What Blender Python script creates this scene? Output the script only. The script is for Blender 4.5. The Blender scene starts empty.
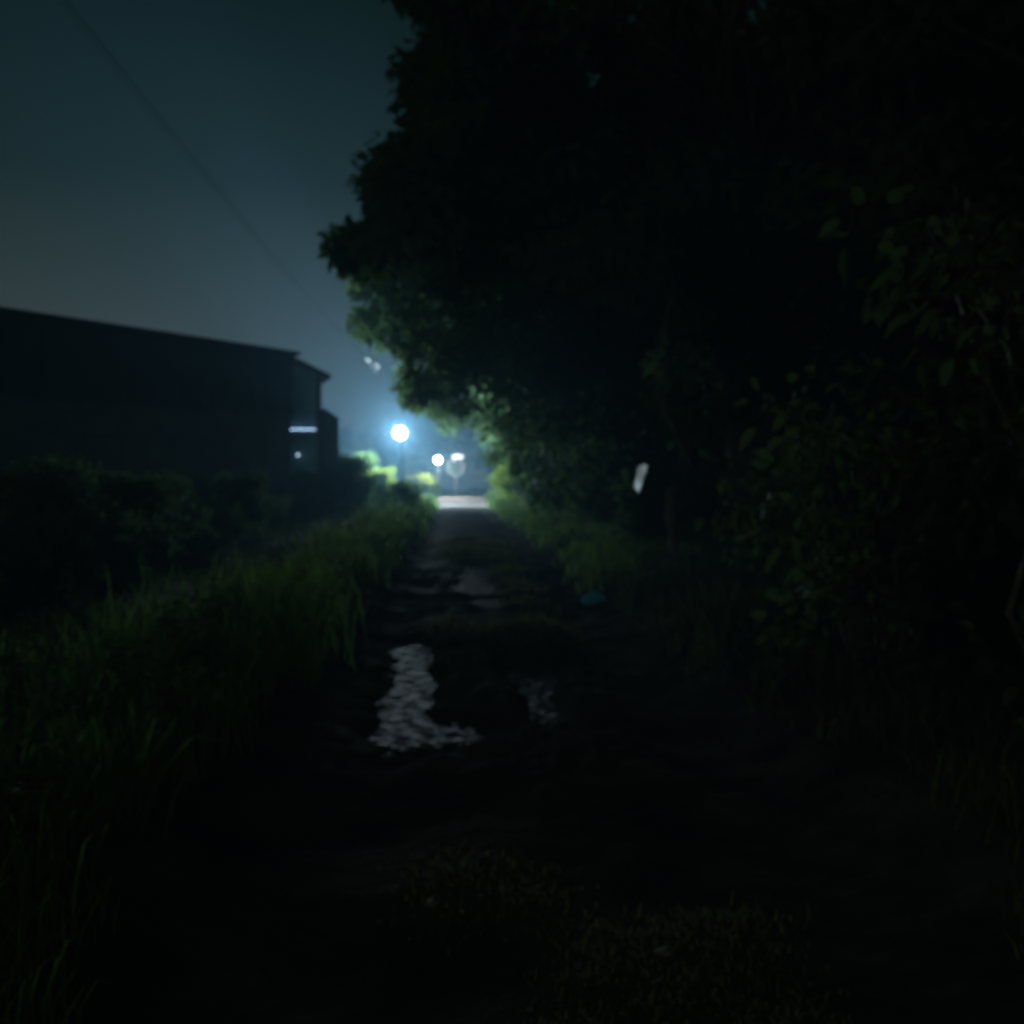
import bpy, math, random
import numpy as np
from mathutils import Vector, Matrix

SC = bpy.context.scene
COL = SC.collection
R = math.radians
rng = np.random.default_rng(7)
random.seed(7)

# ---------------------------------------------------------------- camera
CAM_H = 1.5
F = 1027.0
cam_d = bpy.data.cameras.new("camera")
cam = bpy.data.objects.new("camera", cam_d)
COL.objects.link(cam)
cam.location = (0, 0, CAM_H)
cam.rotation_euler = (R(90 - 1.78), 0, R(-3.18))
cam_d.sensor_width = 36
cam_d.lens = 36 * F / 1024
cam_d.clip_start = 0.05
cam_d.clip_end = 2000
cam_d.dof.use_dof = True
cam_d.dof.focus_distance = .8
cam_d.dof.aperture_fstop = 7.4
SC.camera = cam
CM = cam.rotation_euler.to_matrix()


def ray(px, py):
    return CM @ Vector(((px - 512) / F, -(py - 512) / F, -1.0))


def at(px, py, y):
    """the point on the sight line of a pixel at road distance y"""
    d = ray(px, py)
    return Vector((0, 0, CAM_H)) + d * (y / d.y)


# ---------------------------------------------------------------- materials
def new_mat(name):
    m = bpy.data.materials.new(name)
    m.use_nodes = True
    nt = m.node_tree
    nt.nodes.clear()
    out = nt.nodes.new('ShaderNodeOutputMaterial')
    return m, nt, out


def N(nt, t, **kw):
    n = nt.nodes.new(t)
    for k, v in kw.items():
        if k in n.inputs:
            n.inputs[k].default_value = v
        else:
            setattr(n, k, v)
    return n


def noise_mix(nt, c1, c2, scale, detail=4, coord='Object', lo=.35, hi=.65):
    tc = N(nt, 'ShaderNodeTexCoord')
    nz = N(nt, 'ShaderNodeTexNoise', Scale=scale, Detail=detail)
    nt.links.new(tc.outputs[coord], nz.inputs['Vector'])
    cr = N(nt, 'ShaderNodeValToRGB')
    cr.color_ramp.elements[0].position = lo
    cr.color_ramp.elements[1].position = hi
    cr.color_ramp.elements[0].color = (*c1, 1)
    cr.color_ramp.elements[1].color = (*c2, 1)
    nt.links.new(nz.outputs['Fac'], cr.inputs[0])
    return cr, nz, tc


def surf_mat(name, c1, c2, scale=6, rough=.7, rough2=None, metal=0., bump=.0, bscale=40, spec=.5):
    m, nt, out = new_mat(name)
    b = N(nt, 'ShaderNodeBsdfPrincipled', Roughness=rough, Metallic=metal)
    b.inputs['Specular IOR Level'].default_value = spec
    cr, nz, tc = noise_mix(nt, c1, c2, scale)
    nt.links.new(cr.outputs[0], b.inputs['Base Color'])
    if rough2 is not None:
        n2 = N(nt, 'ShaderNodeTexNoise', Scale=scale * .6, Detail=5)
        nt.links.new(tc.outputs['Object'], n2.inputs['Vector'])
        mr = N(nt, 'ShaderNodeMapRange')
        mr.inputs[1].default_value = .38
        mr.inputs[2].default_value = .62
        mr.inputs[3].default_value = rough
        mr.inputs[4].default_value = rough2
        nt.links.new(n2.outputs['Fac'], mr.inputs[0])
        nt.links.new(mr.outputs[0], b.inputs['Roughness'])
    if bump:
        n3 = N(nt, 'ShaderNodeTexNoise', Scale=bscale, Detail=6)
        nt.links.new(tc.outputs['Object'], n3.inputs['Vector'])
        bp = N(nt, 'ShaderNodeBump', Strength=bump, Distance=.03)
        nt.links.new(n3.outputs['Fac'], bp.inputs['Height'])
        nt.links.new(bp.outputs[0], b.inputs['Normal'])
    nt.links.new(b.outputs[0], out.inputs['Surface'])
    return m


def leaf_mat(name, c1, c2, trans, rough=.75, tw=.4):
    m, nt, out = new_mat(name)
    b = N(nt, 'ShaderNodeBsdfPrincipled', Roughness=rough)
    b.inputs['Specular IOR Level'].default_value = .1
    g = N(nt, 'ShaderNodeNewGeometry')
    cr = N(nt, 'ShaderNodeValToRGB')
    cr.color_ramp.elements[0].color = (*c1, 1)
    cr.color_ramp.elements[1].color = (*c2, 1)
    nt.links.new(g.outputs['Random Per Island'], cr.inputs[0])
    nt.links.new(cr.outputs[0], b.inputs['Base Color'])
    t = N(nt, 'ShaderNodeBsdfTranslucent', Color=(*trans, 1))
    mx = N(nt, 'ShaderNodeMixShader')
    mx.inputs[0].default_value = tw
    nt.links.new(b.outputs[0], mx.inputs[1])
    nt.links.new(t.outputs[0], mx.inputs[2])
    nt.links.new(mx.outputs[0], out.inputs['Surface'])
    return m


def emit_mat(name, col, strength):
    m, nt, out = new_mat(name)
    e = N(nt, 'ShaderNodeEmission', Color=(*col, 1), Strength=strength)
    nt.links.new(e.outputs[0], out.inputs['Surface'])
    return m


M = {}
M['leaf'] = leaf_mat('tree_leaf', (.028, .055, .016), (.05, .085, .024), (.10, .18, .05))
M['leaf_lit_tint'] = leaf_mat('light_tinted_leaf', (.05, .095, .022), (.09, .14, .03), (.27, .45, .16), tw=.5)  # lamplight put into a brighter leaf colour for trees near the lamps
M['leaf_shrub_lit'] = leaf_mat('light_tinted_shrub_leaf', (.08, .13, .024), (.14, .2, .034), (.34, .46, .07), tw=.5)  # brighter copy with lamplight in its colour, for the lit shrubs
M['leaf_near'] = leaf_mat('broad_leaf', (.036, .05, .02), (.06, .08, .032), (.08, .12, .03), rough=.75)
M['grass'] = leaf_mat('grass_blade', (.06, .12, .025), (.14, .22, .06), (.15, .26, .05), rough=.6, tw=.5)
M['grass_shade_tint'] = leaf_mat('shade_tinted_grass', (.035, .055, .018), (.07, .085, .03), (.06, .085, .022), rough=.7, tw=.4)  # shade put into the colour: darker copy of the verge grass
M['grass_worn'] = leaf_mat('worn_grass', (.065, .07, .03), (.125, .122, .055), (.12, .145, .045), rough=.7, tw=.4)
M['bark'] = surf_mat('bark', (.05, .04, .03), (.12, .1, .08), 9, .9, bump=.6, bscale=25)
M['earth'] = surf_mat('earth', (.012, .014, .008), (.026, .03, .014), 2.2, .95, bump=.5, bscale=18)
M['roof'] = surf_mat('roof_sheet', (.016, .015, .015), (.03, .027, .026), 1.5, .85)
M['wall_dark'] = surf_mat('weathered_wall', (.07, .07, .062), (.11, .105, .095), 1.2, .9, bump=.2)
M['wall_pale'] = surf_mat('pale_render', (.2, .36, .55), (.28, .45, .64), 2.5, .85, bump=.15)
M['timber'] = surf_mat('dark_timber', (.05, .04, .03), (.09, .075, .06), 5, .8)
M['concrete'] = surf_mat('concrete_post', (.2, .2, .19), (.3, .3, .28), 7, .85, bump=.2)
M['rim'] = surf_mat('worn_white_paint', (.09, .1, .09), (.17, .18, .16), 3, .8)
M['tarred'] = surf_mat('tarred_wood', (.022, .02, .018), (.04, .036, .032), 7, .8)
M['metal'] = surf_mat('galvanised_metal', (.45, .47, .48), (.6, .62, .63), 9, .38, metal=.9)
M['joint'] = surf_mat('joint_metal', (.75, .77, .78), (.82, .83, .84), 9, .36, metal=1.)
M['porcelain'] = surf_mat('porcelain', (.75, .76, .76), (.82, .83, .83), 9, .2)
M['cable'] = surf_mat('black_cable', (.02, .02, .02), (.035, .035, .035), 9, 1., spec=0.)
M['white_paint'] = surf_mat('white_paint', (.7, .72, .7), (.8, .81, .8), 5, .5)
M['board'] = surf_mat('pale_sheet', (.62, .62, .6), (.78, .78, .76), 6, .6)
M['board_face'] = surf_mat('dull_green_board', (.004, .007, .003), (.012, .017, .007), 3, .85)
M['plastic'] = leaf_mat('teal_plastic', (.05, .4, .48), (.12, .55, .62), (.1, .62, .75), rough=.3, tw=.6)
M['stone'] = surf_mat('stone', (.06, .056, .05), (.13, .125, .115), 14, .7, bump=.4)
COOL = (.66, .86, 1.0)
M['lamp_main'] = emit_mat('lamp_glow', COOL, 6600)
M['lamp_far'] = emit_mat('lamp_glow_far', (.97, .97, .96), 1500)
M['lamp_bar'] = emit_mat('lamp_glow_bar', (.86, .97, 1.0), 2.2)
M['tube'] = emit_mat('tube_glow', (.42, .7, 1.0), 4.5)
M['bulb'] = emit_mat('bulb_glow', (.6, .85, 1.0), 1.6)


def mud_mat():
    m, nt, out = new_mat('wet_mud')
    b = N(nt, 'ShaderNodeBsdfPrincipled', IOR=1.03)
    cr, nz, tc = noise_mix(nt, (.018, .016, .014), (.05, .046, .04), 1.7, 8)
    # paler colour further up the lane paints in the lamps' lit patch
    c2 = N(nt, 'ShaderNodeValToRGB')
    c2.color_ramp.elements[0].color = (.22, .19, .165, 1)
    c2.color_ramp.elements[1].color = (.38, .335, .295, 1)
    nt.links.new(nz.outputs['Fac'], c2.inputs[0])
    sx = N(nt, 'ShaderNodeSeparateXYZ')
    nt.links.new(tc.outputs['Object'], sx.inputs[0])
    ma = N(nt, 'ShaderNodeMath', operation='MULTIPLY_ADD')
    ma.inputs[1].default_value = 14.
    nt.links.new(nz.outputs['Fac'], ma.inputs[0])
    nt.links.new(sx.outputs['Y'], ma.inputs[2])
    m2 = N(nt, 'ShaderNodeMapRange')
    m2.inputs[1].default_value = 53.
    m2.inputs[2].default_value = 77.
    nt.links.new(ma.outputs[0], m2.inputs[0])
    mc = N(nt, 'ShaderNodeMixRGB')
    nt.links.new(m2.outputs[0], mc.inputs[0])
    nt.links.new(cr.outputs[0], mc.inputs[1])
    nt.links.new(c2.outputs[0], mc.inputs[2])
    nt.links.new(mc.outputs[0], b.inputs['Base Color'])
    n2 = N(nt, 'ShaderNodeTexNoise', Scale=1.1, Detail=6)
    nt.links.new(tc.outputs['Object'], n2.inputs['Vector'])
    mr = N(nt, 'ShaderNodeMapRange')
    for i, v in enumerate((.4, .62, 1.0, .68), 1):
        mr.inputs[i].default_value = v
    nt.links.new(n2.outputs['Fac'], mr.inputs[0])
    nt.links.new(mr.outputs[0], b.inputs['Roughness'])
    b.inputs['Specular IOR Level'].default_value = .035
    n3 = N(nt, 'ShaderNodeTexNoise', Scale=14, Detail=8)
    nt.links.new(tc.outputs['Object'], n3.inputs['Vector'])
    bp = N(nt, 'ShaderNodeBump', Strength=.9, Distance=.04)
    nt.links.new(n3.outputs['Fac'], bp.inputs['Height'])
    nt.links.new(bp.outputs[0], b.inputs['Normal'])
    nt.links.new(b.outputs[0], out.inputs['Surface'])
    return m


def water_mat():
    m, nt, out = new_mat('muddy_water')
    b = N(nt, 'ShaderNodeBsdfPrincipled', Roughness=.56, IOR=1.33)
    b.inputs['Base Color'].default_value = (.02, .018, .014, 1)
    silt = N(nt, 'ShaderNodeBsdfDiffuse', Color=(.022, .02, .017, 1))
    tc = N(nt, 'ShaderNodeTexCoord')
    mp = N(nt, 'ShaderNodeMapping')
    mp.inputs['Rotation'].default_value = (0, 0, .35)
    mp.inputs['Scale'].default_value = (1, 1.4, 1)
    nt.links.new(tc.outputs['Object'], mp.inputs[0])
    nz = N(nt, 'ShaderNodeTexNoise', Scale=13, Detail=2)
    nt.links.new(mp.outputs[0], nz.inputs['Vector'])
    bp = N(nt, 'ShaderNodeBump', Strength=1., Distance=.085)
    nt.links.new(nz.outputs['Fac'], bp.inputs['Height'])
    nt.links.new(bp.outputs[0], b.inputs['Normal'])
    # scum and silt lying on the water leave only broken patches of it clear
    n4 = N(nt, 'ShaderNodeTexNoise', Scale=8.5, Detail=4)
    nt.links.new(mp.outputs[0], n4.inputs['Vector'])
    mr = N(nt, 'ShaderNodeMapRange')
    for i, v in enumerate((.44, .6, .02, .32), 1):
        mr.inputs[i].default_value = v
    nt.links.new(n4.outputs['Fac'], mr.inputs[0])
    mx = N(nt, 'ShaderNodeMixShader')
    nt.links.new(mr.outputs[0], mx.inputs[0])
    nt.links.new(silt.outputs[0], mx.inputs[1])
    nt.links.new(b.outputs[0], mx.inputs[2])
    nt.links.new(mx.outputs[0], out.inputs['Surface'])
    return m


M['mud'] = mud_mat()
M['water'] = water_mat()


# ---------------------------------------------------------------- mesh helpers
def link(name, me, m, parent=None):
    o = bpy.data.objects.new(name, me)
    if m and not me.materials:
        me.materials.append(m)
    COL.objects.link(o)
    if parent:
        o.parent = parent
    return o


def tri_mesh(name, V, T, smooth=False):
    V = np.asarray(V, np.float32)
    T = np.asarray(T, np.int32)
    me = bpy.data.meshes.new(name)
    me.vertices.add(len(V))
    me.vertices.foreach_set('co', V.ravel())
    n = T.shape[1]
    me.loops.add(T.size)
    me.loops.foreach_set('vertex_index', T.ravel())
    me.polygons.add(len(T))
    me.polygons.foreach_set('loop_start', np.arange(len(T), dtype=np.int32) * n)
    me.polygons.foreach_set('loop_total', np.full(len(T), n, np.int32))
    if smooth:
        me.polygons.foreach_set('use_smooth', np.ones(len(T), bool))
    me.update(calc_edges=True)
    return me


class MB:
    """collects shapes into ONE mesh"""

    def __init__(s):
        s.v, s.f, s.sm = [], [], []

    def add(s, v, f, smooth=False):
        k = len(s.v)
        s.v += [tuple(p) for p in v]
        s.f += [tuple(i + k for i in q) for q in f]
        s.sm += [smooth] * len(f)
        return s

    def prism(s, poly, d):
        """extrude a planar polygon (3D points) by vector d"""
        n = len(poly)
        a = [Vector(p) for p in poly]
        b = [p + Vector(d) for p in a]
        s.add(a + b, [tuple(range(n))[::-1], tuple(range(n, 2 * n))] +
              [(i, (i + 1) % n, (i + 1) % n + n, i + n) for i in range(n)])
        return s

    def box(s, c, u, v, w):
        c, u, v, w = map(Vector, (c, u, v, w))
        p = [c - u - v - w, c + u - v - w, c + u + v - w, c - u + v - w]
        return s.prism(p, w * 2)

    def tube(s, pts, rad, n=8):
        pts = [Vector(p) for p in pts]
        if not hasattr(rad, '__len__'):
            rad = [rad] * len(pts)
        V, Fc = [], []
        up = Vector((.13, .21, 1)).normalized()
        for i, p in enumerate(pts):
            t = (pts[min(i + 1, len(pts) - 1)] - pts[max(i - 1, 0)]).normalized()
            a = t.cross(up)
            if a.length < .05:
                a = t.cross(Vector((1, 0, 0)))
            a.normalize()
            b = t.cross(a)
            for k in range(n):
                an = 2 * math.pi * k / n
                V.append(p + (a * math.cos(an) + b * math.sin(an)) * rad[i])
        for i in range(len(pts) - 1):
            for k in range(n):
                Fc.append((i * n + k, i * n + (k + 1) % n, (i + 1) * n + (k + 1) % n, (i + 1) * n + k))
        Fc.append(tuple(range(n))[::-1])
        Fc.append(tuple(range((len(pts) - 1) * n, len(pts) * n)))
        return s.add(V, Fc, True)

    def ball(s, c, r, n=12, sz=(1, 1, 1)):
        c = Vector(c)
        V = [c + Vector((0, 0, -r * sz[2]))]
        m = n // 2
        for i in range(1, m):
            th = math.pi * i / m
            for k in range(n):
                ph = 2 * math.pi * k / n
                V.append(c + Vector((r * sz[0] * math.sin(th) * math.cos(ph), r * sz[1] * math.sin(th) * math.sin(ph), -r * sz[2] * math.cos(th))))
        V.append(c + Vector((0, 0, r * sz[2])))
        Fc = [(0, 1 + (k + 1) % n, 1 + k) for k in range(n)]
        for i in range(m - 2):
            for k in range(n):
                a = 1 + i * n
                Fc.append((a + k, a + (k + 1) % n, a + n + (k + 1) % n, a + n + k))
        l = len(V) - 1
        a = 1 + (m - 2) * n
        Fc += [(a + k, a + (k + 1) % n, l) for k in range(n)]
        return s.add(V, Fc, True)

    def build(s, name, m, parent=None, origin=None):
        o3 = Vector(origin) if origin is not None else Vector((0, 0, 0))
        me = bpy.data.meshes.new(name)
        me.from_pydata([tuple(Vector(p) - o3) for p in s.v], [], s.f)
        me.polygons.foreach_set('use_smooth', s.sm)
        me.update()
        o = link(name, me, m, parent)
        if parent is None and origin is not None:
            o.location = o3
        return o


def tag(o, label, cat=None, group=None, kind=None):
    o['label'] = label
    if cat:
        o['category'] = cat
    if group:
        o['group'] = group
    if kind:
        o['kind'] = kind
    return o


def empty(name, loc, label, cat, group=None, rz=0.):
    o = bpy.data.objects.new(name, None)
    COL.objects.link(o)
    o.location = loc
    o.rotation_euler = (0, 0, rz)
    return tag(o, label, cat, group)


def copy_tree(o, parent=None):
    c = o.copy()
    COL.objects.link(c)
    if parent:
        c.parent = parent
    for ch in list(o.children):
        copy_tree(ch, c)
    return c


# ---------------------------------------------------------------- ground
def vnoise(x, y, s, seed=0):
    """cheap smooth value noise (numpy)"""
    x = np.asarray(x, float) * s
    y = np.asarray(y, float) * s
    xi, yi = np.floor(x), np.floor(y)
    fx, fy = x - xi, y - yi
    fx = fx * fx * (3 - 2 * fx)
    fy = fy * fy * (3 - 2 * fy)

    def h(a, b):
        q = np.sin(a * 127.1 + b * 311.7 + seed * 74.7) * 43758.5453
        return q - np.floor(q)
    return (h(xi, yi) * (1 - fx) + h(xi + 1, yi) * fx) * (1 - fy) + (h(xi, yi + 1) * (1 - fx) + h(xi + 1, yi + 1) * fx) * fy


def lane_mid(y):
    """centre line of the lane"""
    y = np.asarray(y, float)
    return .5 + 0 * y


def wide(y):
    """the lane widens where the lamps stand"""
    return 1 + .42 * np.clip((np.asarray(y, float) - 52) / 14, 0, 1)


def lane_z(x, y):
    x = np.asarray(x, float)
    y = np.asarray(y, float)
    u = (x - lane_mid(y)) / wide(y)
    wob = (vnoise(y * 0 + 3, y, .35, 5) - .5) * .25
    rut = .085 * np.exp(-((u + 1.02 + wob) / .36) ** 2) + .085 * np.exp(-((u - .92 + wob) / .36) ** 2)
    edge = np.clip((np.abs(u) - 1.35) / .45, 0, 1)
    far = 1 - .85 * np.clip((y - 44) / 10, 0, 1)
    z = -rut * far + edge * .14
    z = z + far * (vnoise(x, y, 1.3, 1) - .5) * .07 + (vnoise(x, y, 4.5, 2) - .5) * .02 + (vnoise(x, y, 12, 3) - .5) * .012
    # pot-holes that hold water
    def hole(cx, cy, rx, ry, dp):
        q = ((x - cx) / rx) ** 2 + ((y - cy) / ry) ** 2
        return -dp * np.exp(-q ** 1.5)
    z = z + hole(-.34, 8.3, .19, 1.1, .06) + hole(.0, 6.4, .5, .42, .15) + hole(.6, 8.6, .24, 1.2, .19) + hole(.58, 6.9, .16, .45, .17) + hole(-.36, 6.9, .12, .35, .06)
    z = z + hole(.36, 15.2, .36, 3.4, .12)
    near = np.exp(-(((x - .15) / 1.0) ** 2 + ((y - 7.6) / 2.6) ** 4))
    z = z + ((vnoise(x, y, 5.0, 31) - .5) * .06 + (vnoise(x * 1.6, y, 11.0, 35) - .5) * .085) * near + (vnoise(x * 1.5, y, 4.0, 36) - .5) * .09 * np.exp(-((y - 15) / 4) ** 4)
    return z


def verge_z(x, y):
    x = np.asarray(x, float)
    y = np.asarray(y, float)
    u = np.abs(x - lane_mid(y)) - 1.6 * wide(y)
    return .12 + .12 * np.clip(u / 3, 0, 1) + (vnoise(x, y, .5, 9) - .5) * .16 * np.clip(u / 2, 0, 1) + (vnoise(x, y, 2.1, 4) - .5) * .06


def ground_z(x, y):
    u = np.abs(np.asarray(x, float) - lane_mid(y)) / wide(y)
    return np.where(u < 1.75, lane_z(x, y), verge_z(x, y))


def grid_mesh(name, X, Y, zf, skew=False):
    gx, gy = np.meshgrid(X, Y)
    if skew:
        gx = gx * wide(gy) + lane_mid(gy)
    gz = zf(gx, gy)
    V = np.stack([gx, gy, gz], -1).reshape(-1, 3)
    nx, ny = len(X), len(Y)
    i = (np.arange(ny - 1)[:, None] * nx + np.arange(nx - 1)[None]).ravel()
    return tri_mesh(name, V, np.stack([i, i + 1, i + 1 + nx, i + nx], -1), True)


def gz_sheet(x, y):
    u = np.abs(x - lane_mid(y)) / wide(y)
    return np.where(u < 1.72, -.42, verge_z(x, y))


gx = np.concatenate([-np.geomspace(150, 4, 26), np.linspace(-3.6, 5.0, 60), np.geomspace(5.4, 150, 26)])
gy = np.concatenate([np.linspace(-60, 0, 14), np.linspace(.8, 30, 90), np.geomspace(31, 200, 70)])
o = link('ground', grid_mesh('ground', gx, gy, gz_sheet), M['earth'])
tag(o, 'dark earth ground under the grass and trees on both sides of the lane', kind='structure')
lx = np.linspace(-1.85, 1.85, 75)
ly = np.concatenate([np.linspace(-3, 1.4, 12), np.geomspace(1.5, 125, 520)])
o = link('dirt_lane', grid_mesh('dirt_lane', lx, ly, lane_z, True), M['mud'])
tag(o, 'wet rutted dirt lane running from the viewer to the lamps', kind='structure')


def puddle(cx, cy, rx, ry, z, label, seed):
    n = 64
    V = [(0, 0, 0)]
    r_ = random.Random(seed)
    ph = [r_.random() * 6.28 for _ in range(4)]
    for k in range(n):
        a = 2 * math.pi * k / n
        q = 1 + .08 * math.sin(3 * a + ph[0]) + .06 * math.sin(5 * a + ph[1]) + .04 * math.sin(9 * a + ph[2])
        V.append((rx * q * math.cos(a), ry * q * math.sin(a), 0))
    T = [(0, 1 + k, 1 + (k + 1) % n) for k in range(n)]
    o = link('puddle', tri_mesh('puddle', V, T), M['water'])
    o.location = (cx, cy, z)
    return tag(o, label, kind='structure')


puddle(.10, 7.7, .9, 2.6, -.088, 'large rippled puddle across the lane nearest the viewer', 1)
puddle(.36, 15.2, .62, 5.2, -.068, 'long puddle in the middle of the lane beyond the large one', 2)


# ---------------------------------------------------------------- grass
def blades(P, H, Wd, lean=.45):
    n = len(P)
    az = rng.uniform(0, 2 * np.pi, n)
    la = rng.uniform(0, 2 * np.pi, n)
    ln = np.abs(rng.normal(0, lean, n)) + .1
    side = np.stack([np.cos(az), np.sin(az), np.zeros(n)], -1) * (Wd / 2)[:, None]
    dirv = np.stack([np.cos(la), np.sin(la), np.zeros(n)], -1)
    m1 = P + dirv * (H * ln * .18)[:, None] + np.array([0, 0, 1.]) * (H * .5)[:, None]
    m2 = P + dirv * (H * ln * .55)[:, None] + np.array([0, 0, 1.]) * (H * .85)[:, None]
    tip = P + dirv * (H * ln * 1.05)[:, None] + np.array([0, 0, 1.]) * (H * (1.02 - .3 * np.minimum(ln, 1.2)))[:, None]
    V = np.stack([P - side, P + side, m1 - side * .8, m1 + side * .8, m2 - side * .5, m2 + side * .5, tip], 1).reshape(-1, 3)
    b = np.arange(n)[:, None] * 7
    T = np.concatenate([b + np.array([[0, 1, 3]]), b + np.array([[0, 3, 2]]), b + np.array([[2, 3, 5]]), b + np.array([[2, 5, 4]]), b + np.array([[4, 5, 6]])], 0)
    return V, T


def grass_field(name, n_tuft, per, xr, yr, h0, h1, label, keep=None, wid=.008, power=1.6, mat='grass'):
    """tufted grass; density falls off with distance"""
    ty = yr[0] * (yr[1] / yr[0]) ** (rng.uniform(0, 1, n_tuft) ** power * 1.0)
    tu = rng.uniform(xr[0], xr[1], n_tuft)
    tx = .5 + (tu - .5) * np.where(np.abs(tu - .5) < 3, wide(ty), 1)
    ex = (wide(ty) - 1) * 1.45
    tx = np.where(tu < -.9, tu - ex, np.where(tu > 1.9, tu + ex, tu))
    if keep is not None:
        k = keep(tx, ty)
        tx, ty = tx[k], ty[k]
    m = len(tx)
    spread = np.minimum(.05 + .008 * ty, .16)
    X = np.repeat(tx, per) + rng.normal(0, 1, m * per) * np.repeat(spread, per)
    Y = np.repeat(ty, per) + rng.normal(0, 1, m * per) * np.repeat(spread, per)
    th = np.clip(ty / 7, .5, 1) * rng.uniform(h0, h1, m) * (.6 + .8 * vnoise(tx, ty, .8, 21))
    H = np.repeat(th, per) * rng.uniform(.5, 1.15, m * per)
    Z = ground_z(X, Y)
    W = (wid + .0009 * Y) * rng.uniform(.6, 1.3, len(X))
    V, T = blades(np.stack([X, Y, Z - .02], -1), H, W)
    o = link(name, tri_mesh(name, V, T), M[mat])
    return tag(o, label, kind='stuff')


grass_field('grass', 5200, 17, (-7.5, -.92), (2.0, 78), .22, .62, 'tall rough grass on the left verge of the lane',
            keep=lambda x, y: (x < -1.0 - .36 * vnoise(y * 0, y, 1.1, 3)) & (x > -4.6 + 2.7 * np.clip((y - 3) / 3.5, 0, 1) - 1.0 * vnoise(x, y, .7, 17)), power=1.0)
grass_field('grass', 1900, 16, (1.95, 5.0), (2.4, 14.5), .2, .5, 'rough grass tinted dull for shade on the right verge closest to the viewer',
            keep=lambda x, y: x > 1.95 + .3 * vnoise(y * 0 + 4, y, 1.0, 8), power=1.0, mat='grass_shade_tint')
grass_field('grass', 2600, 16, (1.95, 5.0), (13.0, 85), .2, .5, 'green lit grass on the right verge under the trees towards the lamps',
            keep=lambda x, y: x > 1.95 + .3 * vnoise(y * 0 + 4, y, 1.0, 8), power=1.0)
grass_field('grass', 1800, 14, (-8, -2.2), (4.0, 60), .12, .3, 'rank grass tinted dark for shade between the left verge and the shrubs',
            keep=lambda x, y: x < -2.2, power=1.0, mat='grass_shade_tint')
grass_field('grass', 4600, 14, (-.15, 1.0), (1.8, 26), .04, .13, 'short worn grass on the strip between the two ruts',
            keep=lambda x, y: (lane_z(x, y) > -.045) & ~((y > 4.4) & (y < 9.8) & (x < 1.0)) & ~((y > 10.5) & (y < 19.5) & (np.abs(x - .36) < .5)) & (vnoise(x, y, 1.6, 13) > .33), wid=.005, power=1.0, mat='grass_worn')


# ---------------------------------------------------------------- foliage
def leaves(C, Rad, per, L, W, rg, droop=.5, fine=False):
    """leaf-sized faces scattered through clumps with centres C and radii Rad"""
    n = len(C) * per
    c = np.repeat(C, per, 0)
    r = np.repeat(Rad, per)
    d = rg.normal(0, 1, (n, 3))
    d /= np.linalg.norm(d, axis=1)[:, None]
    rr = rg.uniform(0, 1, n) ** .55
    off = d * (r * rr)[:, None]
    off[:, 2] *= .75
    p = c + off
    ax = d * .8 + rg.normal(0, .6, (n, 3))
    ax[:, 2] -= droop
    ax /= np.linalg.norm(ax, axis=1)[:, None]
    q = rg.normal(0, 1, (n, 3))
    sd = np.cross(ax, q)
    sd /= np.linalg.norm(sd, axis=1)[:, None]
    nm = np.cross(ax, sd)
    ll = (L * rg.uniform(.6, 1.25, n))[:, None]
    ww = (W * rg.uniform(.7, 1.2, n))[:, None]
    a = p
    b = p + ax * ll * .45 + sd * ww * .5 + nm * ww * .12
    e = p + ax * ll - nm * ll * .1
    g = p + ax * ll * .45 - sd * ww * .5 + nm * ww * .12
    if fine:                                                     # oval leaf with a drooping tip
        b1 = p + ax * ll * .22 + sd * ww * .42 + nm * ww * .1
        b2 = p + ax * ll * .62 + sd * ww * .43 + nm * ww * .06
        g1 = p + ax * ll * .22 - sd * ww * .42 + nm * ww * .1
        g2 = p + ax * ll * .62 - sd * ww * .43 + nm * ww * .06
        md = p + ax * ll * .45 - nm * ww * .06
        e = e - np.array([0, 0, 1.]) * ll * .16
        V = np.stack([a, b1, b2, e, g2, g1, md], 1).reshape(-1, 3)
        i = np.arange(n)[:, None] * 7
        T = np.concatenate([i + np.array([[6, k, (k + 1) % 6]]) for k in range(6)], 0)
        return V, T
    V = np.stack([a, b, e, g], 1).reshape(-1, 3)
    i = np.arange(n)[:, None] * 4
    T = np.concatenate([i + np.array([[0, 1, 2]]), i + np.array([[0, 2, 3]])], 0)
    return V, T


def limb(mb, a, b, r0, r1, rg, n=6, k=5, sag=.08):
    a, b = Vector(a), Vector(b)
    ln = (b - a).length
    pts, rad = [], []
    for i in range(k + 1):
        t = i / k
        j = Vector(rg.normal(0, .035, 3)) * ln * (1 if 0 < i < k else 0)
        p = a.lerp(b, t) + j + Vector((0, 0, 1)) * sag * ln * math.sin(math.pi * t)
        pts.append(p)
        rad.append(r0 + (r1 - r0) * t)
    mb.tube(pts, rad, n)


def crown_clumps(rg, n, centre, radii, hollow=.35):
    d = rg.normal(0, 1, (n, 3))
    d /= np.linalg.norm(d, axis=1)[:, None]
    r = (hollow ** 3 + (1 - hollow ** 3) * rg.uniform(0, 1, n)) ** (1 / 3)
    # uneven outline
    lob = 1 + .22 * np.sin(3.1 * np.arctan2(d[:, 1], d[:, 0]) + rg.uniform(0, 6)) + .16 * np.sin(5 * d[:, 2] * 2 + rg.uniform(0, 6))
    return np.asarray(centre) + d * (r * lob)[:, None] * np.asarray(radii)


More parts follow.
